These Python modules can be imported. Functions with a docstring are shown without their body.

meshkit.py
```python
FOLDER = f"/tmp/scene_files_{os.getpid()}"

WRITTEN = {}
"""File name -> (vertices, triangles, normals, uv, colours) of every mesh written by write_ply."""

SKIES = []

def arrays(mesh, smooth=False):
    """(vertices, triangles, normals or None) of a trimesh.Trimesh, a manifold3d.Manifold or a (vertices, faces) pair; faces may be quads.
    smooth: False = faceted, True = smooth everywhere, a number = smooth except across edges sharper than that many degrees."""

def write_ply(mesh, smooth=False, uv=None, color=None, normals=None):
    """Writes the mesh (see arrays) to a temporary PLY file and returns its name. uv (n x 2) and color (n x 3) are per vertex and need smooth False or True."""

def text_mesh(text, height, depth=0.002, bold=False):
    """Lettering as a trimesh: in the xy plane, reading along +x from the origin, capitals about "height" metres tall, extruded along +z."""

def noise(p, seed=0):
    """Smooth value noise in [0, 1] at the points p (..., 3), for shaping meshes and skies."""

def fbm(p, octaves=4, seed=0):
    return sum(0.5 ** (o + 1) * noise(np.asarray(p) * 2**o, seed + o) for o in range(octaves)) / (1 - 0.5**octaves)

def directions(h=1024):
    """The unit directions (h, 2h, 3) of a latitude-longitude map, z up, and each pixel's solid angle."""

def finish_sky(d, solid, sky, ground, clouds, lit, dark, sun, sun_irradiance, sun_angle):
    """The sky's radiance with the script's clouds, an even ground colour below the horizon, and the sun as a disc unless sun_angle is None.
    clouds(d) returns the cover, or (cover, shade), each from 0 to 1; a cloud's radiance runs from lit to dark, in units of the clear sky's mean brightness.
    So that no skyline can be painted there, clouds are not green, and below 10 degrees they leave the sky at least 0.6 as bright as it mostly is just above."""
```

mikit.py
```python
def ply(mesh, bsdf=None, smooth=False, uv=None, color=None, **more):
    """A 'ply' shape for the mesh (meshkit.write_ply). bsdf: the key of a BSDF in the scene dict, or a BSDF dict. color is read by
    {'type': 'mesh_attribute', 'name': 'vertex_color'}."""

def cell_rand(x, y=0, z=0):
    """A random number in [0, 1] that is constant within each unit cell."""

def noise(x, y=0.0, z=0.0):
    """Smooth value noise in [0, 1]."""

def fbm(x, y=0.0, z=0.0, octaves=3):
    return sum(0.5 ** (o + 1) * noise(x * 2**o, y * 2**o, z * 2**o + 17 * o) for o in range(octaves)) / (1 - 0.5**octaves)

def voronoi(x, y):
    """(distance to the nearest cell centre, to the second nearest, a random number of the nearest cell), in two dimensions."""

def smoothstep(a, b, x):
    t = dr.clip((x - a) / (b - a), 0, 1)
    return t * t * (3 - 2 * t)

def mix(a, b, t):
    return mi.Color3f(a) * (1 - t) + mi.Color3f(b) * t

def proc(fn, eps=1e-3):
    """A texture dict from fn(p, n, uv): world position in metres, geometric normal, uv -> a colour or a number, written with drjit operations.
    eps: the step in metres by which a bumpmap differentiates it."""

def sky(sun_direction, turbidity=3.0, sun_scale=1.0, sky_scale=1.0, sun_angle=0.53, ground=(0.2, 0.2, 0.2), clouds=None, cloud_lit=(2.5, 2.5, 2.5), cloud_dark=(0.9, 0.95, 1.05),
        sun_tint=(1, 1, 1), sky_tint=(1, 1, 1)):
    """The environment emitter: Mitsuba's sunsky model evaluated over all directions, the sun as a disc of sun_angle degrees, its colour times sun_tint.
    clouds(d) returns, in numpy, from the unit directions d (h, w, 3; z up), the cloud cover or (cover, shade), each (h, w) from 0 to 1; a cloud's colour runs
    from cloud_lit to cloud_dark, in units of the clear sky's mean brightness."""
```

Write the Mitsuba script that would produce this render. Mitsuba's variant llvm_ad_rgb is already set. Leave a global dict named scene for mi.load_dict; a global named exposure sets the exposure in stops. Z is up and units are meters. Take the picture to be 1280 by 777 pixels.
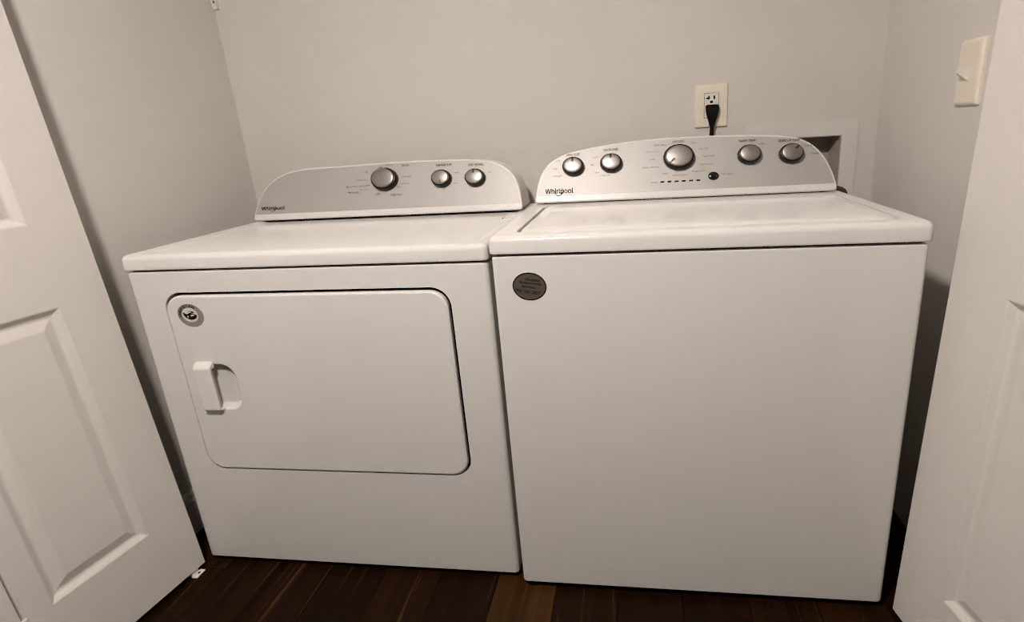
import math, random
import numpy as np, trimesh, manifold3d as m3, shapely
from shapely.geometry import Polygon, box as sbox, LineString
import drjit as dr
import mitsuba as mi
import mikit, meshkit
from mikit import noise, fbm, smoothstep, mix, cell_rand

random.seed(7); np.random.seed(7)
T = mi.ScalarTransform4f
scene = {'type': 'scene'}
labels = {}

# ------------------------------------------------------------------ camera
F = 673.99
CAM = np.array([0.2548, -0.8704, 0.9108])
FWD = np.array([-0.14557, 0.94711, -0.28592]); UPV = np.array([0.0197, 0.2917, 0.9563])
scene['camera'] = {
    'type': 'perspective', 'fov': math.degrees(2 * math.atan(640 / F)), 'fov_axis': 'x', 'near_clip': 0.01, 'far_clip': 100,
    'principal_point_offset_x': -(700.78 - 640) / 1280, 'principal_point_offset_y': -(363.46 - 388.5) / 777,
    'to_world': T().look_at(origin=CAM.tolist(), target=(CAM + FWD).tolist(), up=UPV.tolist()),
}
# ------------------------------------------------------------------ light and exposure
exposure = 4.0
LAMP = (-0.10, -0.84, 1.62)
LAMP_RGB = [41.5, 37.3, 33.8]

# ------------------------------------------------------------------ materials
def mat(key, **k):
    scene[key] = {'type': 'twosided', 'bsdf': {'type': 'principled', **k}}
    return key
def rgb(*c): return {'type': 'rgb', 'value': list(c)}
mat('enamel', base_color=rgb(0.560, 0.549, 0.535), roughness=.13, specular=.5)
mat('enamel_side', base_color=rgb(0.546, 0.535, 0.521), roughness=.35, specular=.4)
mat('plastic_white', base_color=rgb(0.588, 0.574, 0.553), roughness=.35, specular=.4)
mat('silver_fascia', base_color=rgb(0.392, 0.378, 0.364), roughness=.48, metallic=.3, specular=.4)
mat('knob_metal', base_color=rgb(.29, .265, .25), roughness=.40, metallic=.92)
mat('black_plastic', base_color=rgb(.003, .0026, .0022), roughness=.35, specular=.25)
mat('black_gloss', base_color=rgb(.006, .006, .006), roughness=.12, specular=.5)
mat('rubber', base_color=rgb(.003, .0026, .0022), roughness=.6, specular=.1)
mat('ink', base_color=rgb(0.035, 0.028, 0.025), roughness=.7, specular=.1)
mat('ink_soft', base_color=rgb(0.154, 0.133, 0.115), roughness=.7, specular=.1)
mat('ink_black', base_color=rgb(.004, .0035, .003), roughness=.7, specular=.05)
mat('cavity', base_color=rgb(.008, .007, .006), roughness=.8, specular=.1)  # near-black fill: the darkness of gaps is put into the colour
mat('ivory', base_color=rgb(.64, .59, .50), roughness=.4, specular=.4)
mat('ivory_light', base_color=rgb(0.602, 0.581, 0.546), roughness=.35, specular=.4)
mat('door_paint', base_color=rgb(0.546, 0.521, 0.490), roughness=.5, specular=.35)
mat('trim_paint', base_color=rgb(0.560, 0.546, 0.518), roughness=.5, specular=.35)
mat('shaded_box_plastic', base_color=rgb(0.34, 0.31, 0.28), roughness=.5, specular=.3)  # white plastic made darker, shade of the recess put into its colour
mat('tube_brown', base_color=rgb(.05, .03, .02), roughness=.5, specular=.3)
mat('sticker_dark', base_color=rgb(.095, .078, .066), roughness=.3, specular=.5, metallic=.3)
mat('sticker_silver', base_color=rgb(0.252, 0.231, 0.210), roughness=.35, metallic=.5)
mat('sticker_light', base_color=rgb(0.504, 0.483, 0.462), roughness=.4, metallic=.1)
mat('zinc', base_color=rgb(.6, .57, .53), roughness=.35, metallic=.9)
mat('hall_paint', base_color=rgb(0.140, 0.133, 0.122), roughness=.8, specular=.2)
mat('ceiling_paint', base_color=rgb(0.546, 0.532, 0.511), roughness=.9, specular=.1)

def wall_color(p, n, uv):
    t = fbm(p.x * 3 + 11, p.y * 3, p.z * 3, 3)
    return mix((.53, .508, .480), (.555, .533, .504), t)
def wall_bump(p, n, uv):
    return fbm(p.x * 260, p.y * 260, p.z * 260, 2)
scene['wall_paint'] = {'type': 'twosided', 'bsdf': {'type': 'bumpmap', 'arbitrary': mikit.proc(wall_bump, 6e-4), 'scale': .0004,
    'bsdf': {'type': 'principled', 'base_color': mikit.proc(wall_color), 'roughness': .85, 'specular': .2}}}

def wood(seed, dark, light):
    def fn(p, n, uv):
        wob = fbm(p.x * 9 + seed, p.y * 1.6, seed, 3)
        g = fbm(p.x * 150 + wob * 9 + seed * 3, p.y * 5.5, seed, 3)
        ring = noise((p.x + .05 * wob) * 95 + seed, p.y * 2.2 + 5 * wob, 3.0)
        streak = smoothstep(.66, .80, g) * smoothstep(.35, .75, ring)
        t = dr.clip(.55 * fbm(p.x * 30 + seed, p.y * 2.5, seed, 3) + .45 * g - .1, 0, 1)
        return mix(dark, light, t) + mi.Color3f(.05, .026, .009) * (streak * .5)
    return mikit.proc(fn)
WOODS = []
for i, (a, b) in enumerate([((.004, .0010, .0003), (.021, .0070, .0020)), ((.006, .0017, .0006), (.030, .0105, .0030)),
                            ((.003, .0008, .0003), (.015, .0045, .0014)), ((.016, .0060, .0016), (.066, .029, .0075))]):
    WOODS.append(mat('plank_wood_' + 'abcd'[i], base_color=wood(3.7 * i + 1, a, b), roughness=.5, specular=.06))

# ------------------------------------------------------------------ helpers
def clean(m):
    return m
def put(key, mesh, bsdf, smooth=False, **kw):
    assert key not in scene, key
    scene[key] = mikit.ply(mesh, bsdf, smooth=smooth, **kw)
    return key
def tag(key, label=None, category=None, group=None, kind=None):
    d = {}
    if label: d['label'] = label
    if category: d['category'] = category
    if group: d['group'] = group
    if kind: d['kind'] = kind
    labels[key] = d
_n = {}
def num(key):
    c = _n.get(key, 0); _n[key] = c + 1
    return key if c == 0 else f'{key}_{c:03d}'
def cat(*ms): return trimesh.util.concatenate([x for x in ms])
def bx(x0, x1, y0, y1, z0, z1):
    m = trimesh.creation.box((x1 - x0, y1 - y0, z1 - z0)); m.apply_translation(((x0 + x1) / 2, (y0 + y1) / 2, (z0 + z1) / 2)); return m
def man(m):
    return m3.Manifold(m3.Mesh(np.asarray(m.vertices, np.float32), np.asarray(m.faces, np.uint32)))
def unman(M):
    r = M.to_mesh(); return trimesh.Trimesh(r.vert_properties[:, :3], r.tri_verts, process=False)
def rbox(x0, x1, y0, y1, z0, z1, r, seg=10):
    """box with rounded edges: hull of eight spheres"""
    r = min(r, (x1 - x0) / 2.001, (y1 - y0) / 2.001, (z1 - z0) / 2.001)
    s = m3.Manifold.sphere(r, seg * 4 // 2 * 2)
    return unman(m3.Manifold.batch_hull([s.translate((x, y, z)) for x in (x0 + r, x1 - r) for y in (y0 + r, y1 - r) for z in (z0 + r, z1 - r)]))
def rrect(x0, x1, y0, y1, r, n=8):
    """closed outline of a rounded rectangle, counter-clockwise; r a number or four radii (bl, br, tr, tl)"""
    rr = [r] * 4 if np.isscalar(r) else list(r)
    out = []
    for (cx, cy, a0, q) in ((x0, y0, 180, rr[0]), (x1, y0, 270, rr[1]), (x1, y1, 0, rr[2]), (x0, y1, 90, rr[3])):
        sx = 1 if cx == x0 else -1; sy = 1 if cy == y0 else -1
        for a in np.radians(np.linspace(a0, a0 + 90, n)):
            out.append((cx + sx * q + q * math.cos(a), cy + sy * q + q * math.sin(a)))
    return np.array(out)
def loft(rings, cap0=True, cap1=True):
    """rings: list of (n, 3) closed outlines of equal count"""
    R = [np.asarray(r, float) for r in rings]; n = len(R[0])
    V = [*R]; Fc = []
    for k in range(len(R) - 1):
        a, b = k * n, (k + 1) * n
        i = np.arange(n); j = (i + 1) % n
        Fc.append(np.stack([a + i, a + j, b + j], 1)); Fc.append(np.stack([a + i, b + j, b + i], 1))
    base = n * len(R)
    for flag, k in ((cap0, 0), (cap1, len(R) - 1)):
        if flag:
            V.append(R[k].mean(0)[None]); c = base; base += 1
            i = np.arange(n) + k * n; j = (np.arange(n) + 1) % n + k * n
            Fc.append(np.stack([np.full(n, c), i, j], 1) if k else np.stack([np.full(n, c), j, i], 1))
    return trimesh.Trimesh(np.vstack(V), np.vstack(Fc), process=False)
def offset_ring(P, d):
    """moves a counter-clockwise outline inwards by d along its vertex normals"""
    P = np.asarray(P, float)
    t = np.roll(P, -1, 0) - np.roll(P, 1, 0); t /= np.maximum(np.linalg.norm(t, axis=1, keepdims=True), 1e-9)
    return P + d * np.stack([-t[:, 1], t[:, 0]], 1)
def tri_poly(poly):
    """flat mesh (xy) of a shapely polygon with holes"""
    v, f = trimesh.creation.triangulate_polygon(poly, engine='earcut')
    return np.asarray(v), np.asarray(f)
def extr(poly, h):
    gs = getattr(poly, 'geoms', [poly])
    return cat(*[trimesh.creation.extrude_polygon(g, h, engine='earcut') for g in gs])
def frame(m, O, ex, ey, ez):
    """local (x, y, z) -> O + x ex + y ey + z ez"""
    M = np.eye(4); M[:3, 0], M[:3, 1], M[:3, 2], M[:3, 3] = ex, ey, ez, O
    m = m.copy(); m.apply_transform(M); return m
def tube(pts, r, n=14, cap=True):
    P = np.asarray(pts, float); k = len(P)
    rr = np.full(k, r) if np.isscalar(r) else np.asarray(r)
    t = np.gradient(P, axis=0); t /= np.linalg.norm(t, axis=1, keepdims=True)
    a = np.array([1., 0, 0]) if abs(t[0][0]) < .8 else np.array([0, 1., 0])
    rings = []
    for i in range(k):
        u = a - t[i] * (a @ t[i]); u /= np.linalg.norm(u); v = np.cross(t[i], u); a = u
        ang = np.linspace(0, 2 * np.pi, n, endpoint=False)
        rings.append(P[i] + rr[i] * (np.cos(ang)[:, None] * u + np.sin(ang)[:, None] * v))
    return loft(rings, cap, cap)
def spline(pts, n):
    from scipy.interpolate import CubicSpline
    P = np.asarray(pts, float); d = np.r_[0, np.cumsum(np.linalg.norm(np.diff(P, axis=0), axis=1))]
    return CubicSpline(d, P)(np.linspace(0, d[-1], n))
def lathe(profile, n=64):
    """profile (r, z) from bottom to top"""
    rings = []
    ang = np.linspace(0, 2 * np.pi, n, endpoint=False)
    for r, z in profile:
        r = max(r, 1e-5); rings.append(np.stack([r * np.cos(ang), r * np.sin(ang), np.full(n, z)], 1))
    return loft(rings)
def words(text, width, height=None, depth=.0003, bold=False):
    """lettering fitted to a width (and height), its lower left corner at the origin"""
    m = meshkit.text_mesh(text, .01, depth, bold)
    lo, hi = m.bounds
    m.apply_translation((-lo[0], -lo[1], -lo[2]))
    sx = width / (hi[0] - lo[0]); sy = sx if height is None else height / (hi[1] - lo[1])
    m.apply_scale((sx, sy, 1)); return m

# ------------------------------------------------------------------ the room (metres; y into the alcove, z up)
XL, XR, YB = -.8674, .8398, .6059
YF = .035                      # the wall around the alcove's opening
ZC = 2.02; ZH = 1.70           # ceiling, header
HX, HY = 2.05, -3.10           # the hall in front
def struct(key, mesh, bsdf, label=None, **kw):
    put(key, mesh, bsdf, **kw); tag(key, label, kind='structure')

hole = (.5620, .7590, .6250, .8570)
back = man(bx(XL - .1, XR + .1, YB, YB + .12, 0, ZC)) - man(bx(hole[0], hole[1], YB - .1, YB + .09, hole[2], hole[3]))
struct('wall_back', unman(back), 'wall_paint', 'greige painted wall behind the two appliances')
struct('wall_left', cat(bx(XL - .08, XL, YF, YB + .02, 0, ZC)), 'wall_paint', 'greige alcove wall beside the dryer')
struct('wall_right', cat(bx(XR, XR + .08, YF, YB + .02, 0, ZC)), 'wall_paint', 'greige alcove wall with the light switch')
struct('wall_front', cat(bx(-HX, XL - .08, YF, YF + .1, 0, ZC), bx(XR + .08, HX, YF, YF + .1, 0, ZC), bx(XL - .08, XR + .08, YF, YF + .1, ZH, ZC)), 'wall_paint')
struct('wall_hall_left', bx(-HX - .1, -HX, HY - .1, YF + .1, 0, ZC), 'hall_paint')
struct('wall_hall_right', bx(HX, HX + .1, HY - .1, YF + .1, 0, ZC), 'hall_paint')
struct('wall_hall_rear', bx(-HX, HX, HY - .1, HY, 0, ZC), 'hall_paint')
struct('ceiling', bx(-HX - .1, HX + .1, HY - .1, YB + .12, ZC, ZC + .05), 'ceiling_paint')

def baseboard(a, b, inward, h=.105, t=.012):
    """moulded board along the floor from a to b, thick towards inward"""
    prof = Polygon([(0, 0), (t, 0), (t, h - .022), (t - .003, h - .016), (t - .004, h - .006), (t - .008, h), (0, h)])
    L = math.dist(a, b); m = trimesh.creation.extrude_polygon(prof, L, engine='earcut')
    d = np.array([b[0] - a[0], b[1] - a[1], 0]) / L
    M = np.stack([np.array([*inward, 0.]), np.array([0, 0, 1.]), d], 1)
    m = frame(m, np.array([a[0], a[1], 0.]), M[:, 0], M[:, 1], M[:, 2])
    if np.linalg.det(M) < 0: m.invert()
    return m
struct('baseboard_left', baseboard((XL, YF), (XL, YB), (1, 0)), 'trim_paint', 'white baseboard along the alcove wall beside the dryer')
struct('baseboard_back', baseboard((XL + .012, YB), (XR, YB), (0, -1)), 'trim_paint')
#struct('baseboard_right', baseboard((XR, YF), (XR, YB), (-1, 0)), 'trim_paint')

# floor: every plank a piece of its own over a dark base
struct('floor', bx(-HX - .1, HX + .1, HY - .1, YB + .12, -.04, -.006), 'cavity', 'dark brown wood plank floor under the appliances')
def plank_mesh(w, l):
    c = .0012; h = .006
    out = rrect(0, w, 0, l, 1e-5, 2)[[0, 2, 4, 6]]
    ins = np.array([(c, c), (w - c, c), (w - c, l - c), (c, l - c)])
    z = lambda P, zz: np.c_[P, np.full(len(P), zz)]
    return loft([z(out, -h), z(out, -c * .8), z(ins, 0)], cap0=False)
PW = .128; rng = random.Random(5)
ply_cache = {}
x = -HX - .055; col = 0
tone = [1, 0, 2, 1, 0, 3, 0, 2, 1, 0]
while x < HX:
    y = HY - rng.uniform(0, .8)
    while y < YB:
        l = rng.choice([.8, 1.0, 1.2]); y1 = min(y + l, YB + .1)
        kkey = round(y1 - y, 3)
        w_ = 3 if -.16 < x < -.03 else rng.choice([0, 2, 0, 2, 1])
        if (kkey, w_) not in ply_cache:
            ply_cache[(kkey, w_)] = mikit.ply(plank_mesh(PW - .0006, kkey - .0006), WOODS[w_])
        if y1 > HY:
            scene[num('floor__plank')] = {**ply_cache[(kkey, w_)], 'to_world': T().translate([x, y, -rng.uniform(0, .0003)])}
        y = y1
    x += PW; col += 1

# ------------------------------------------------------------------ ceiling lamp of the hall (above and in front of the alcove)
lz = LAMP[2]
dome = lathe([(.0, -.062), (.025, -.058), (.045, -.046), (.058, -.028), (.063, -.008), (.063, 0)], 48)
dome.apply_translation((LAMP[0], LAMP[1], lz)); dome.fix_normals()
scene['ceiling_lamp__glass_bowl'] = mikit.ply(dome, 'ivory_light', smooth=40, emitter={'type': 'area', 'radiance': rgb(*LAMP_RGB)})
shade = lathe([(.066, -.002), (.075, -.002), (.078, .004), (.070, .020), (.040, .060), (.012, .075)], 48); shade.apply_translation((LAMP[0], LAMP[1], lz)); shade.fix_normals()
put('ceiling_lamp__shade', shade, 'zinc', smooth=40)
put('ceiling_lamp__rod', tube([(LAMP[0], LAMP[1], lz + .07), (LAMP[0], LAMP[1], (lz + ZC) / 2), (LAMP[0], LAMP[1], ZC - .01)], .007), 'zinc', smooth=40)
cano = lathe([(.012, -.022), (.045, -.016), (.055, -.004), (.055, 0)], 40); cano.apply_translation((LAMP[0], LAMP[1], ZC)); cano.fix_normals()
put('ceiling_lamp__canopy', cano, 'zinc', smooth=40)
tag('ceiling_lamp', 'metal pendant lamp with a glowing glass bowl hanging in front of the alcove', 'lamp')

# ------------------------------------------------------------------ folding doors
def panel_rings(u0, u1, v0, v1):
    out = []
    for i, n in ((0, 0), (.0025, -.0012), (.010, -.0075), (.0135, -.0088), (.0165, -.0088), (.033, -.0030), (.035, -.0026)):
        out.append(np.array([(u0 + i, v0 + i, n), (u1 - i, v0 + i, n), (u1 - i, v1 - i, n), (u0 + i, v1 - i, n)]))
    return out
def flat_loft(rings):
    """rings of four corners with sharp creases: every facet gets its own corners"""
    tri = []
    for a, b in zip(rings[:-1], rings[1:]):
        for i in range(4):
            j = (i + 1) % 4; tri += [(a[i], a[j], b[j]), (a[i], b[j], b[i])]
    q = rings[-1]; tri += [(q[0], q[1], q[2]), (q[0], q[2], q[3])]
    V = np.array(tri).reshape(-1, 3); return trimesh.Trimesh(V, np.arange(len(V)).reshape(-1, 3), process=False)
def leaf_mesh(w, h, t, panels):
    outer = sbox(.001, .001, w - .001, h - .001); holes = [sbox(*p) for p in [(a, c, b, d) for a, b, c, d in panels]]
    v, f = tri_poly(outer.difference(shapely.union_all(holes)))
    front = trimesh.Trimesh(np.c_[v, np.zeros(len(v))], f, process=False)
    if front.face_normals[:, 2].mean() < 0: front.invert()
    z = lambda i, n: np.array([(i, i, n), (w - i, i, n), (w - i, h - i, n), (i, h - i, n)])
    side = loft([z(.001, -t), z(0, -t + .001), z(0, -.001), z(.001, 0)], cap1=False)
    return cat(front, side)
def door_leaf(prefix, A, e, up, nrm, u_shift, w, h, panels, t=.026):
    O = A + e * u_shift
    put(prefix, frame(leaf_mesh(w, h, t, panels), O, e, up, nrm), 'door_paint')
    for p in panels:
        put(num(prefix + '__panel'), frame(flat_loft(panel_rings(*p)), O, e, up, nrm), 'door_paint')
def unit(v): v = np.asarray(v, float); return v / np.linalg.norm(v)
# left pair
A = np.array([-.7443, .0123, .012]); e = unit((-.1379, -.9905, 0)); up = unit((-.06895, 0, 1.3))
nrm = unit(np.cross(up, e)); nrm = nrm if nrm[0] > 0 else -nrm
HL = 1.60
e_r = -e  # mesh local axes must be right-handed with the outward normal: run the width axis from the free end
def door_pair(key, A, e, up, nrm, leaf_w, panels, free_panels):
    # local u runs along e from the pivot edge; mirror when (e, up, nrm) is left-handed
    if np.dot(np.cross(e, up), nrm) < 0:
        def flip(ps): return [(leaf_w - b, leaf_w - a, c, d) for a, b, c, d in ps]
        door_leaf(key + '__leaf', A + e * leaf_w, -e, up, nrm, 0, leaf_w, HL, flip(panels))
        door_leaf(key + '__leaf_001', A + e * (2 * leaf_w + .003), -e, up, nrm, 0, leaf_w, HL, flip(free_panels))
    else:
        door_leaf(key + '__leaf', A, e, up, nrm, 0, leaf_w, HL, panels)
        door_leaf(key + '__leaf_001', A + e * (leaf_w + .003), e, up, nrm, 0, leaf_w, HL, free_panels)
    for zz in (.135, .80, 1.46):     # hinge knuckles at the fold
        hb = rbox(-.006, .006, -.022, .022, -.002, .0035, .0015, 6)
        put(num(key + '__hinge'), frame(hb, A + e * (leaf_w + .0015) + up * zz - nrm * .0005, e, up, nrm if np.dot(np.cross(e, up), nrm) > 0 else nrm), 'door_paint')
LW = .3015
lp = [(.085, .2610, .1465, .6470), (.085, .2610, .7970, 1.05), (.085, .2610, 1.17, 1.49)]
fp = [(LW - b, LW - a, c, d) for a, b, c, d in lp]
door_pair('door_1', A, e, up, nrm, LW, lp, fp)
tag('door_1', 'white panelled folding door standing open beside the dryer', kind='structure')
# right pair
ang = math.radians(-80); e2 = np.array([math.cos(ang), math.sin(ang), 0]); up2 = unit((.0257, 0, 1.0616))
A2 = np.array([.7123, -.0005, .012]); n2 = unit(np.cross(up2, e2)); n2 = n2 if n2[0] < 0 else -n2
rp = [(.104, .2795, .1276, .6430), (.104, .2795, .790, 1.05), (.104, .2795, 1.17, 1.49)]
door_pair('door_2', A2, e2, up2, n2, .32, rp, [(.32 - b, .32 - a, c, d) for a, b, c, d in rp])
tag('door_2', 'white panelled folding door standing open beside the washer', kind='structure')
# floor bracket of the left door's pivot
br = cat(rbox(-.7515, -.7375, -.024, .001, 0, .003, .001, 6), rbox(-.7640, -.7515, -.0205, -.0025, 0, .010, .001, 6))
put('pivot_bracket__plate', br, 'ivory_light', smooth=30)
sc = lathe([(.0028, .0028), (.0028, .0034), (.0015, .0036)], 16); sc.apply_translation((-.7440, -.010, 0))
put('pivot_bracket__screw', sc, 'black_plastic')
tag('pivot_bracket', 'small white door bracket on the dark floor under the left door corner', 'bracket')

# ------------------------------------------------------------------ control consoles (shared builder)
TH = math.radians(21)
class Face:
    """the tilted front plane of a console: (x, s) in the plane, n outwards"""
    def __init__(self, yc, z0): self.O = np.array([0, yc, z0]); self.ex = np.array([1., 0, 0]); self.es = 1.023 * np.array([0, math.sin(TH), math.cos(TH)]); self.en = np.array([0, -math.cos(TH), math.sin(TH)])
    def __call__(self, m, x=0, s=0, n=0): return frame(m, self.O + x * self.ex + s * self.es + n * self.en, self.ex, self.es, self.en)
    def P(self, xs, n): xs = np.asarray(xs); return self.O + xs[:, :1] * self.ex + xs[:, 1:2] * self.es + n * self.en
def smooth_outline(pts, n=220):
    arch = spline(pts, 120)
    lo = .004
    poly = Polygon([(arch[0][0], lo), *[tuple(p) for p in arch if p[1] > lo + .002], (arch[-1][0], lo)])
    poly = poly.buffer(-.007, 16).buffer(.007, 16)
    ring = np.array(shapely.get_coordinates(poly.exterior))[:-1]
    if not poly.exterior.is_ccw: ring = ring[::-1]
    L = LineString(np.vstack([ring, ring[:1]]))
    return np.array([L.interpolate(t).coords[0] for t in np.linspace(0, L.length, n, endpoint=False)]), poly
def console(prefix, fc, pts, yback, H):
    ring, poly = smooth_outline(pts)
    R = []
    P0 = fc.P(ring, -.004); back = P0.copy(); back[:, 1] = yback
    tap = back.copy(); tap[:, 0] = (tap[:, 0] - tap[:, 0].mean()) * .985 + tap[:, 0].mean(); tap[:, 2] = H + (tap[:, 2] - H) * .97
    R = [tap, P0 * [1, 1, 1] + 0]
    for ins, n in ((.0006, -.002), (.0018, -.0006), (.0034, 0)):
        R.append(fc.P(offset_ring(ring, ins), n))
    m = loft(R); m.fix_normals()
    put(prefix, m, 'plastic_white', smooth=35)
    # silver panel in front of the shell, with the shell's white rim left free around it
    inner = poly.buffer(-.0048, 16).intersection(sbox(-9, .0195, 9, 9)).buffer(-.002).buffer(.002)
    fa = extr(inner, .0007)
    put(prefix + '__fascia', fc(fa, n=-.0002), 'silver_fascia')
    ft = bx(pts[0][0] + .02, pts[-1][0] - .02, fc.O[1] + .012, yback - .01, H - .0005, H + .012)
    put(prefix + '__foot', ft, 'cavity')
    return poly
def caption(prefix, fc, text, x0, x1, s, h=.0052, ink='ink_soft', bold=False):
    put(num(prefix), fc(words(text, x1 - x0, h, .0003, bold), x0, s - h / 2, .0005), ink)
SX = 1.235
def knob(key, fc, x, s, R, pointer, mark='black_plastic', lab=None, peak=None):
    sk = lathe([(R * .99, 0), (R, .0015), (R, .006), (R * .99, .0095), (R * .965, .0135), (R * .92, .0160), (R * .86, .0168), (R * .78, .0168)], 72)
    ca = lathe([(R * .74, .012), (R * .835, .0150), (R * .835, .0180), (R * .825, .0194), (R * .80, .0201), (R * .72, .0206), (R * .60, .0211), (R * .45, .0215), (R * .30, .0218), (R * .15, .02195), (.0003, .0220)], 72)
    for m in (sk, ca): m.apply_scale((SX, 1, 1))
    put(key, fc(sk, x, s, .0004), 'black_plastic', smooth=35)
    put(key + '__cap', fc(ca, x, s, .0004), 'knob_metal', smooth=50)
    a = math.radians(pointer); d = np.array([math.cos(a), math.sin(a), 0]); q = np.array([-d[1], d[0], 0])
    ln = [(R * .36, .0217), (R * .60, .0211), (R * .78, .0203), (R * .835, .0194)]
    w = R * .07
    rings = [np.array([d * r - q * w + [0, 0, z - .001], d * r + q * w + [0, 0, z - .001], d * r + q * w + [0, 0, z + .0004], d * r - q * w + [0, 0, z + .0004]]) for r, z in ln]
    pm = loft(rings); pm.apply_scale((SX, 1, 1)); pm.fix_normals()
    put(key + '__pointer', fc(pm, x, s, .0004), mark)
    if peak is not None:             # raised finger tab on the cap's edge
        a = math.radians(peak); c, sn = math.cos(a), math.sin(a)
        pts3 = []
        for r, hw in ((R * .70, R * .42), (R * 1.0, R * .05)):
            for sgn in (-1, 1):
                for z in (.014, .0203): pts3.append((c * r - sn * sgn * hw, sn * r + c * sgn * hw, z))
        tab = trimesh.convex.convex_hull(np.array(pts3)); tab.apply_scale((SX, 1, 1))
        put(key + '__tab', fc(tab, x, s, .0004), 'knob_metal')
def logo(prefix, fc, x0, x1, s, h, ink):
    w = words('Whirlpool', x1 - x0, h * 1.28, .0003, True)
    sw = []
    cx, cs = x0 + (x1 - x0) * .50, s + h * .35
    th = np.linspace(math.radians(190), math.radians(415), 40)
    rx, ry = (x1 - x0) * .13, h * .80
    o = np.stack([cx + rx * np.cos(th) + .18 * ry * np.sin(th), cs + ry * np.sin(th)], 1)
    ribbon = LineString(o).buffer(h * .055)
    put(prefix, cat(fc(w, x0, s - h * .28, .0006), fc(extr(ribbon, .0003), 0, 0, .0006)), ink)

# ------------------------------------------------------------------ shared appliance pieces
def top_slab(x0, x1, y0, y1, zb, zt, r, recess, depth=.0035, slope=.010):
    """enamelled top: rolled edges, then a field set lower inside the rim (recess = x0, x1, y0, y1)"""
    def ring(i, z, rr=r): return np.c_[rrect(x0 + i, x1 - i, y0 + i, y1 - i, max(rr - i, .002)), np.full(32, z)]
    R = [ring(.010, zb + .001), ring(.0035, zb), ring(.0010, zb + .0012), ring(0, zb + .004), ring(.0006, zt - .0110), ring(.0022, zt - .0062), ring(.0048, zt - .0026), ring(.0085, zt - .0006), ring(.012, zt)]
    a, b, c, d = recess
    def rec(i, z): return np.c_[rrect(a + i, b - i, c + i, d - i, .018 + 0 * i), np.full(32, z)]
    R += [rec(0, zt), rec(slope * .25, zt - depth * .12), rec(slope * .75, zt - depth * .88), rec(slope, zt - depth)]
    m = loft(R); m.fix_normals(); return m
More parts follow.
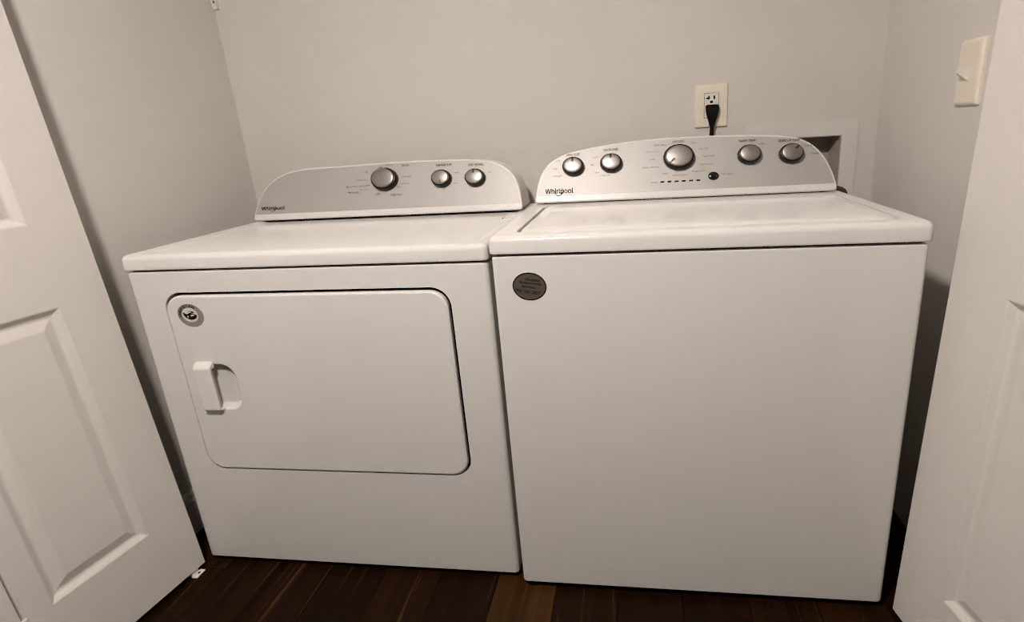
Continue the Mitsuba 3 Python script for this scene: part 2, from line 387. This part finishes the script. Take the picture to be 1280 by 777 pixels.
def cabinet(x0, x1, y0, y1, z0, z1, r=.009):
    def ring(i, z): return np.c_[rrect(x0 + i, x1 - i, y0 + i, y1 - i, r), np.full(32, z)]
    m = loft([ring(.004, z0), ring(.0012, z0 + .0012), ring(0, z0 + .004), ring(0, z1 - .0045), ring(.0010, z1 - .0015), ring(.0035, z1)]); m.fix_normals(); return m
def foot(x, y, h):
    m = lathe([(.016, 0), (.018, .002), (.018, .006), (.006, .008), (.006, h)], 20); m.apply_translation((x, y, 0)); return m

# ------------------------------------------------------------------ washer
Hw, tw, zw, WW, DW = .7455, .0320, .0179, .699, .545
put('washer__cabinet', cabinet(.003, WW - .003, .0045, DW, zw, Hw - tw - .0034), 'enamel', smooth=35)
put('washer__seam', bx(.012, WW - .012, .014, DW - .01, Hw - tw - .006, Hw - tw + .004), 'cavity')
LIDX0, LIDX1, LIDY0, LIDY1 = .0475, .6620, .0330, .3370
put('washer__top', top_slab(0, WW, 0, DW, Hw - tw, Hw, .012, (.0432, .6645, .0290, .3415), .016, .0008), 'enamel', smooth=35)
def lid_ring(i, z, n=160):
    P = rrect(LIDX0 + i, LIDX1 - i, LIDY0 + i, LIDY1 - i, max(.020 - i * .5, .004))
    L = LineString(np.vstack([P, P[:1]])); P = np.array([L.interpolate(t, normalized=True).coords[0] for t in np.linspace(0, 1, n, endpoint=False)])
    c = .0062 * np.clip(1 - ((P[:, 1] - .185) / .150) ** 2, 0, 1)
    return np.c_[P, z + c * (i > .02)]
zl = Hw + .0030
lid = loft([lid_ring(.002, Hw - .015), lid_ring(0, Hw - .013), lid_ring(0, zl - .0080), lid_ring(.0014, zl - .0050), lid_ring(.004, zl - .0024), lid_ring(.008, zl - .0007), lid_ring(.013, zl), lid_ring(.018, zl - .0004), lid_ring(.026, zl - .0034), lid_ring(.031, zl - .0042)]
           + [lid_ring(i_, zl - .0044) for i_ in (.040, .055, .072, .090, .108, .126, .142, .149)])
lid.fix_normals()
put('washer__lid', lid, 'enamel', smooth=35)
wf = Face(.3742, Hw)
WP = [(.0145, .004), (.0168, .0214), (.0251, .0584), (.0389, .0857), (.062, .105), (.1055, .1211), (.1613, .1299), (.2435, .1378), (.3241, .1402), (.4031, .1398), (.4891, .1366), (.5649, .1307), (.6063, .122), (.6389, .1026), (.6628, .07), (.6752, .0399), (.6825, .004)]
console('washer__console', wf, WP, .515, Hw)
RM, RS = .0280, .0206
for nm, xx, ss, R, pa, mk, lb in (('a', .1078, .0835, RS, 91, 'black_plastic', None), ('b', .1953, .0868, RS, 91, 'black_plastic', None),
                              ('c', .3472, .0917, RM, 222, 'ink_soft', None), ('d', .4995, .0891, RS, 52, 'knob_metal', None), ('e', .5872, .0865, RS, 48, 'ink', None)):
    knob(num('washer__knob'), wf, xx, ss, R, pa, mk)
labels['washer__knob_002'] = {'label': 'large metal cycle knob in a black skirt'}
bt = lathe([(.0088, 0), (.0090, .002), (.0084, .0035), (.0072, .0045), (.004, .0052), (.0003, .0054)], 40); bt.apply_scale((1.3, 1, 1))
put('washer__start_button', wf(bt, .4221, .0472, .0004), 'black_gloss', smooth=50)
labels['washer__start_button'] = {'label': 'glossy black round start button'}
for k in range(6):
    xx = .3097 + k * (.3889 - .3097) / 5
    ld = rbox(-.0043, .0043, -.0017, .0017, 0, .0012, .0006, 6)
    put(num('washer__indicator_light'), wf(ld, xx, .0397, .0003), 'black_gloss')
logo('washer__console__brand_mark', wf, .0406, .1066, .0245, .0118, 'ink_black')
labels['washer__console__brand_mark'] = {'label': 'black brand lettering with a swirl'}
for t, a, b, s_ in (('LOAD SIZE', .0913, .1221, .1128), ('WATER LEVEL', .1776, .2124, .1192), ('CYCLES', .3345, .3592, .1286), ('WASH TEMP', .4794, .516, .1217), ('RINSE OPTIONS', .5638, .6079, .1172)):
    caption('washer__console__caption', wf, t, a, b, s_, .0056, 'ink', True)
for t, a, b, s_ in (('Delicates', .2926, .3202, .1234), ('Heavy Duty', .2735, .304, .1086), ('Towels', .2795, .2956, .0915), ('Bulky Items', .2657, .3033, .0735), ('Jeans', .3101, .3225, .0583), ('Drain & Spin', .333, .3665, .0529),
                    ('Clean', .3749, .3871, .124), ('Normal', .393, .413, .1102), ('Cold Wash', .4004, .4265, .093), ('Quick Wash', .3931, .4244, .0749), ('Rinse & Spin', .3753, .4068, .0598), ('STATUS', .2847, .299, .0391), ('START / Pause', .4394, .4635, .0502),
                    ('Auto', .0675, .077, .1006), ('Small', .0590, .0695, .082), ('Large', .0574, .08, .0646), ('Light', .1534, .1644, .1037), ('Mid', .1475, .1567, .0862), ('Deep', .1573, .1674, .0677), ('Deep Fill', .17, .1929, .0606),
                    ('Cold', .5192, .5327, .1132), ('Extra', .6175, .6324, .1034), ('Softener', .6288, .6468, .0862)):
    caption('washer__console__caption', wf, t, a, b, s_, .0042)
# round dark sticker on the front
ang_ = np.linspace(0, 2 * np.pi, 64, endpoint=False)
def disc(rx, ry, h): return extr(Polygon(np.stack([rx * np.cos(ang_), ry * np.sin(ang_)], 1)), h)
def front(m, x, z, y, rot=0):
    c, s_ = math.cos(math.radians(rot)), math.sin(math.radians(rot))
    return frame(m, np.array([x, y, z]), np.array([c, 0, s_]), np.array([-s_, 0, c]), np.array([0, -1., 0]))
wx, wz, wy = .0667, .6558, .0045
put('washer__sticker', front(disc(.0290, .0242, .0006), wx, wz, wy + .0002, -6), 'sticker_dark')
labels['washer__sticker'] = {'label': 'dark grey oval service sticker with black lettering'}
put('washer__sticker__border', front(extr(Polygon(np.stack([.0297 * np.cos(ang_), .0249 * np.sin(ang_)], 1), [np.stack([.0277 * np.cos(ang_), .0230 * np.sin(ang_)], 1)]), .0009), wx, wz, wy + .0002, -6), 'ink_black')
for t, w_, h_, ox, oz in (('Advanced', .026, .0052, .0040, .0135), ('Appliance Home', .038, .0054, .0005, .0068), ('Services', .024, .0050, -.0020, .0003), ('800 768-0807', .044, .0060, -.0020, -.0085)):
    m = words(t, w_, h_, .0003, True); m.apply_translation((ox - w_ / 2, oz - h_ / 2 - .001, 0))
    put(num('washer__sticker__lettering'), front(m, wx, wz, wy - .0004, -9), 'ink_black')
for fx in (.022, WW - .03):
    for fy in (.03, DW - .04): put(num('washer__foot'), foot(fx, fy, zw + .004), 'rubber', smooth=35)
tag('washer', 'white top-loading washing machine with five console knobs and a closed lid', 'washing machine')

# ------------------------------------------------------------------ dryer
Hd, td, zd, WD, DD = .7288, .0305, .0141, .7396, .545
dx, dy = -.7470, .0233
X0, X1, Y0, Y1 = dx, dx + WD, dy, dy + .53
OP = (-.6765, -.0862, .2535, .6515)              # opening for the door
body = man(cabinet(X0 + .003, X1 - .003, Y0 + .0045, Y1, zd, Hd - td - .0034))
opn = rrect(OP[0], OP[1], OP[2], OP[3], .038, 10)
prism = extr(Polygon(opn), .04); prism = frame(prism, np.array([0, Y0 + .030, 0]), np.array([1., 0, 0]), np.array([0, 0, 1.]), np.array([0, -1., 0]))
put('dryer__cabinet', unman(body - man(prism)), 'enamel', smooth=35)
put('dryer__seam', bx(X0 + .012, X1 - .012, Y0 + .014, Y1 - .01, Hd - td - .006, Hd - td + .004), 'cavity')
put('dryer__opening_backing', bx(OP[0] + .002, OP[1] - .002, Y0 + .0285, Y0 + .0302, OP[2] + .002, OP[3] - .002), 'cavity')  # near-black sheet behind the door, makes the gap around it dark
put('dryer__top', top_slab(X0, X1, Y0, Y1, Hd - td, Hd, .012, (X0 + .032, X1 - .020, Y0 + .030, Y0 + .46), .0035, .012), 'enamel', smooth=35)
# door with scooped grip and a raised pull bar
D = (-.6738, -.0920, .2560, .6452)
def dring(i, y): 
    P = rrect(D[0] + i, D[1] - i, D[2] + i, D[3] - i, .036 - i * .8, 12); return np.c_[P[:, 0], np.full(len(P), y), P[:, 1]]
yf = Y0 + .0010
dm = loft([dring(.002, yf + .0165), dring(0, yf + .012), dring(0, yf + .0040), dring(.0006, yf + .0020), dring(.0018, yf + .0007), dring(.0040, yf)][::-1], cap0=False)
G = (-.6230, -.5565, .3985, .5020)
def gring(i, y):
    P = rrect(G[0] + min(i, .004), G[1] - i, G[2] + i, G[3] - i, (.006, .026 - i * .5, .032 - i * .5, .006), 12); return np.c_[P[:, 0], np.full(len(P), y), P[:, 1]]
fo = dring(.0040, yf)[:, [0, 2]]; gi = gring(0, yf)[:, [0, 2]]
v, f = tri_poly(Polygon(fo, [gi]))
fm = trimesh.Trimesh(np.c_[v[:, 0], np.full(len(v), yf), v[:, 1]], f, process=False)
if fm.face_normals[:, 1].mean() > 0: fm.invert()
gm = loft([gring(0, yf), gring(.0012, yf + .0008), gring(.003, yf + .0045), gring(.006, yf + .0120), gring(.010, yf + .0180), gring(.016, yf + .0215), gring(.020, yf + .0220)], cap0=False)
put('dryer__door', cat(dm, fm), 'enamel', smooth=35)
if gm.face_normals[:, 1].mean() > 0: gm.invert()
put('dryer__door__grip_recess', gm, 'enamel', smooth=40)
hb = [(-.6455, -.6095)]
def hring(ix, iz, y): P = rrect(-.6390 + ix, -.6010 - ix, .3975 + iz * .6, .5065 - iz, .0022, 5); return np.c_[P[:, 0], np.full(len(P), y), P[:, 1]]
hm = loft([hring(0, 0, yf + .0005), hring(0, 0, yf - .0015), hring(0, .0015, yf - .0040), hring(.0002, .0085, yf - .0118), hring(.0006, .0098, yf - .0128), hring(.0016, .0112, yf - .0134), hring(.004, .014, yf - .0136)]); hm.fix_normals()
hm = unman(man(hm) - man(bx(-.6235, -.55, yf - .0088, yf + .01, .404, .4935)))
put('dryer__door__handle', hm, 'plastic_white', smooth=35)
labels['dryer__door__handle'] = {'label': 'white upright pull bar beside a scooped grip'}
# console
df = Face(.3807 + dy, Hd)
DP = [(-.7372, .004), (-.7324, .033), (-.7191, .0678), (-.7026, .092), (-.6772, .1115), (-.6408, .1262), (-.5913, .1329), (-.5029, .1345), (-.3947, .1366), (-.2889, .1372), (-.1958, .135), (-.1349, .1316), (-.0948, .1241), (-.0612, .1078), (-.0398, .0854), (-.0267, .0499), (-.0190, .004)]
console('dryer__console', df, DP, Y0 + .50, Hd)
for xx, ss, R, pa, mk, pk in ((-.3726, .0922, RM, 95, 'knob_metal', 97), (-.2234, .0866, RS, 275, 'ink_soft', None), (-.1375, .0843, RS, 92, 'ink', None)):
    knob(num('dryer__knob'), df, xx, ss, R, pa, mk, None, pk)
labels['dryer__knob'] = {'label': 'large metal timer knob in a black skirt'}
logo('dryer__console__brand_mark', df, -.7141, -.6485, .0300, .0092, 'ink_black')
labels['dryer__console__brand_mark'] = {'label': 'black brand lettering with a swirl'}
for t, a, b, s_, i_, h_ in (('AUTO DRY', -.480, -.4215, .0789, 'ink', .0044), ('Wrinkle', -.4737, -.4444, .0645, 'ink', .0052), ('Less Dry', -.4432, -.4196, .0700, 'ink_soft', .0042), ('OFF', -.3983, -.3855, .0575, 'ink', .0046), ('TIMED DRY', -.360, -.3284, .0538, 'ink', .0050),
                        ('60', -.3427, -.3332, .073, 'ink', .0042), ('Heavy Dry', -.3341, -.3089, .0802, 'ink_soft', .0042), ('Normal', -.3296, -.3064, .098, 'ink_soft', .0044), ('SENSOR', -.3311, -.3122, .1255, 'ink_soft', .0060), ('Fluff Air', -.3734, -.3532, .1290, 'ink_soft', .0042), ('OFF', -.4315, -.4208, .1140, 'ink_soft', .0052), ('Damp Dry', -.4514, -.4234, .0944, 'ink_soft', .0042),
                        ('TEMPERATURE', -.2414, -.2002, .1213, 'ink', .0058), ('END SIGNAL', -.1574, -.117, .1180, 'ink', .0058), ('High', -.1924, -.1812, .1006, 'ink_soft', .0044), ('Low', -.1929, -.1829, .0752, 'ink_soft', .0044), ('Air', -.2219, -.2137, .0628, 'ink_soft', .0044), ('On', -.1053, -.0973, .0982, 'ink_soft', .0044)):
    caption('dryer__console__caption', df, t, a, b, s_, h_, i_, h_ > .0055)
dot = disc(.0016, .0013, .0003); put(num('dryer__console__caption'), df(dot, -.4180, .0802, .0005), 'ink_black')
# lint screen cover at the rear of the top
lc = rbox(-.0500, -.0205, Y0 + .300, Y0 + .376, Hd - .0045, Hd - .0012, .0012, 6)
put('dryer__lint_screen_cover', lc, 'enamel', smooth=35)
put('dryer__lint_screen_cover__slit', bx(-.0532, -.0505, Y0 + .298, Y0 + .350, Hd - .0040, Hd - .0030), 'cavity')
# round emblem sticker on the door
ex_, ez_ = -.6215, .6056
put('dryer__sticker', front(disc(.0282, .0238, .0006), ex_, ez_, yf + .0002, -10), 'sticker_silver')
labels['dryer__sticker'] = {'label': 'round silver sticker with a black bird emblem'}
put('dryer__sticker__inner_field', front(disc(.0175, .0150, .0003), ex_ - .001, ez_ + .001, yf - .0004, -10), 'sticker_light')
arcs = []
for k, ch in enumerate('AMERICAN'):
    a = math.radians(196 - k * 17.5)
    L = words(ch, .0054, .0058, .0003, True); L.apply_translation((-.0027, -.0029, 0))
    c, s_ = math.cos(a - math.pi / 2), math.sin(a - math.pi / 2)
    arcs.append(frame(L, np.array([.0228 * math.cos(a), .0192 * math.sin(a), 0]), np.array([c, s_, 0]), np.array([-s_, c, 0]), np.array([0, 0, 1.])))
put('dryer__sticker__lettering', front(cat(*arcs), ex_, ez_, yf - .0004, -10), 'ink_black')
bird = Polygon([(-.0155, .0020), (-.0085, .0050), (-.0020, .0085), (.0050, .0095), (.0100, .0075), (.0055, .0060), (.0020, .0035), (.0065, .0050), (.0115, .0040), (.0150, .0025), (.0140, -.0025), (.0105, -.0060), (.0060, -.0085), (.0000, -.0090), (-.0070, -.0075), (-.0120, -.0040)])
wing1 = Polygon([(-.0140, .0032), (-.0075, .0062), (.0010, .0078), (.0040, .0072), (-.0020, .0040), (-.0075, .0005)])
wing2 = Polygon([(.0000, .0000), (.0050, .0028), (.0110, .0035), (.0080, .0005), (.0030, -.0025)])
eye = Polygon([(-.0045 + .0022 * math.cos(t), -.0040 + .0020 * math.sin(t)) for t in np.linspace(0, 6.2, 12)])
put('dryer__sticker__bird_emblem', front(extr(bird.buffer(0).difference(shapely.union_all([wing1, wing2, eye])), .0003), ex_ - .001, ez_ + .0005, yf - .0007, -12), 'ink_black')
for fx in (X0 + .03, X1 - .03):
    for fy in (Y0 + .04, Y1 - .04): put(num('dryer__foot'), foot(fx, fy, zd + .004), 'rubber', smooth=35)
tag('dryer', 'white front-loading clothes dryer with three console knobs and a handled door', 'clothes dryer')

# ------------------------------------------------------------------ wall outlet, plug and cord
def plate(w, h, t, bev):
    z = lambda i, n: np.c_[rrect(-w / 2 + i, w / 2 - i, -h / 2 + i, h / 2 - i, .003, 4), np.full(16, n)]
    m = loft([z(0, 0), z(0, t * .45), z(bev * .4, t * .85), z(bev, t)]); m.fix_normals(); return m
ox, oz = .4412, .9450
def on_back(m, x, z, d=0): return frame(m, np.array([x, YB - d, z]), np.array([1., 0, 0]), np.array([0, 0, 1.]), np.array([0, -1., 0]))
def rot_small(m, deg): m = m.copy(); m.apply_transform(trimesh.transformations.rotation_matrix(math.radians(deg), (0, 0, 1))); return m
put('wall_outlet__cover_plate', on_back(plate(.0800, .1031, .0082, .003), ox, oz), 'ivory', smooth=30)
put('wall_outlet__receptacle_gap', on_back(plate(.0362, .0600, .0004, .0002), ox, oz + .0008, .0081), 'cavity')
put('wall_outlet__receptacle', on_back(plate(.0345, .0584, .0016, .0010), ox, oz + .0008, .0082), 'ivory_light', smooth=30)
for (sx_, sz_, w_, h_) in ((-.0064, .0195, .0038, .0084), (-.0098, .0182, .0070, .0036), (.0068, .0195, .0040, .0080)):
    put(num('wall_outlet__slot'), on_back(rbox(-w_ / 2, w_ / 2, -h_ / 2, h_ / 2, 0, .0006, .0005, 6), ox + sx_, oz + sz_, .0094), 'ink_black')
g = disc(.0038, .0032, .0004); put(num('wall_outlet__slot'), on_back(g, ox, oz + .0092, .0096), 'ink_black')
s_ = lathe([(.0030, 0), (.0030, .0008), (.0018, .0012)], 20); put('wall_outlet__screw', on_back(s_, ox - .0005, oz + .0410, .0080), 'ivory_light', smooth=30)
put('wall_outlet__screw_001', on_back(s_, ox - .0005, oz - .0410, .0080), 'ivory_light', smooth=30)
put('wall_outlet__test_mark', on_back(bx(0, .0080, -.0007, .0007, 0, .0003), ox - .004, oz + .0015, .0096), 'ink_soft')
tag('wall_outlet', 'ivory wall outlet plate above the washer console with a black plug in it', 'outlet')
# plug: flat right-angle body hanging from the lower receptacle
PL = []
for z_, w_, d0, d1 in ((.9475, .012, .0080, .0180), (.9462, .0155, .0080, .0235), (.9400, .0160, .0080, .0270), (.9300, .0152, .0080, .0275), (.9180, .0120, .0080, .0265), (.9050, .0078, .0090, .0240), (.8960, .0064, .0105, .0225)):
    PL.append(np.array([(ox + .0012 + px, YB - (d0 + d1) / 2 + py, z_) for px, py in rrect(-w_, w_, -(d1 - d0) / 2, (d1 - d0) / 2, min(w_, (d1 - d0) / 2) * .55, 6)]))
pm = loft(PL); pm.fix_normals()
put('power_cord__plug', pm, 'rubber', smooth=40)
cord = spline([(ox + .001, YB - .0165, .8980), (ox + .0005, YB - .0168, .870), (ox + .002, YB - .018, .82), (ox + .02, YB - .022, .74), (ox + .05, YB - .020, .60), (ox + .05, YB - .022, .35)], 60)
put('power_cord__cord', tube(cord, .0050, 12), 'rubber', smooth=40)
tag('power_cord', 'black plug and cord hanging from the wall outlet behind the washer', 'power cord')

# ------------------------------------------------------------------ recessed supply box
bx0, bx1, bz0, bz1 = .5253, .7955, .5900, .8900
fl = Polygon([(bx0, bz0), (bx1, bz0), (bx1, bz1), (bx0, bz1)], [[(hole[0] + .001, hole[2] + .001), (hole[1] - .001, hole[2] + .001), (hole[1] - .001, hole[3] - .001), (hole[0] + .001, hole[3] - .001)]])
put('supply_box__flange', on_back(extr(fl, .0042), 0, 0), 'trim_paint')
tb = man(bx(hole[0] + .0005, hole[1] - .0005, YB - .003, YB + .085, hole[2] + .0005, hole[3] - .0005)) - man(bx(hole[0] + .003, hole[1] - .003, YB - .02, YB + .082, hole[2] + .003, hole[3] - .003))
put('supply_box__tray', unman(tb), 'shaded_box_plastic')
for vx in (.60, .66):
    vb = lathe([(.010, 0), (.012, .004), (.012, .022), (.008, .026), (.008, .045)], 20); vb.apply_translation((vx, YB + .04, hole[2] + .002)); put(num('supply_box__valve'), vb, 'zinc', smooth=35)
tag('supply_box', 'white recessed laundry supply box in the wall behind the washer console', 'supply box')
dark_tube = spline([(.725, YB - .022, .700), (.736, YB - .023, .7160), (.748, YB - .0235, .7215), (.760, YB - .024, .715), (.767, YB - .0245, .690), (.768, YB - .0250, .60), (.762, YB - .025, .45), (.76, YB - .025, .30)], 70)
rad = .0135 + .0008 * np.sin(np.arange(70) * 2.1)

dark_tube = spline([(.725, YB - .022, .700), (.736, YB - .023, .7160), (.748, YB - .0235, .7215), (.760, YB - .024, .715), (.767, YB - .0245, .690), (.768, YB - .0250, .60), (.762, YB - .025, .45), (.76, YB - .025, .30)], 70)
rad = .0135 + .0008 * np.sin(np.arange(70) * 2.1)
put('dark_patch_tube', tube(dark_tube, rad, 16), 'tube_brown', smooth=40)  # dark brown tube added over the dark patch beside the console
tag('dark_patch_tube', 'added dark brown tube on the dark patch beside the washer console', 'dark_tube')

# ------------------------------------------------------------------ light switch on the right wall
sy, sz = .2345, .9625
def on_right(m, y, z, d=0): return frame(m, np.array([XR - d, y, z]), np.array([0, -1., 0]), np.array([0, 0, 1.]), np.array([-1., 0, 0]))
put('light_switch__cover_plate', on_right(plate(.0700, .1100, .0085, .0065), sy, sz), 'ivory')
tg = trimesh.convex.convex_hull(np.array([(a, b, c) for a, b, c in ((-.004, -.009, 0), (.004, -.009, 0), (-.004, .009, 0), (.004, .009, 0), (-.003, .004, .018), (.003, .004, .018), (-.003, .0105, .017), (.003, .0105, .017))]))
put('light_switch__toggle', on_right(tg, sy, sz - .004, .0080), 'ivory_light')
for q in (-.030, .030):
    put(num('light_switch__screw'), on_right(s_, sy, sz + q, .0082), 'ivory', smooth=30)
tag('light_switch', 'ivory toggle light switch plate on the wall above the washer', 'light switch')

# ------------------------------------------------------------------ small bracket high in the corner
put('wall_bracket__rail', cat(rbox(XL + .0005, XL + .0170, YB - .0055, YB, 1.2760, 1.3300, .001, 6), bx(XL + .0130, XL + .0170, YB - .011, YB, 1.2775, 1.3300), bx(XL + .0005, XL + .0035, YB - .009, YB, 1.2775, 1.3300)), 'ivory_light', smooth=20)
put('wall_bracket__screw', on_back(disc(.0030, .0028, .0006), XL + .0078, 1.2945, .0055), 'ink_black')
tag('wall_bracket', 'small white shelf bracket high in the alcove corner above the dryer', 'bracket')
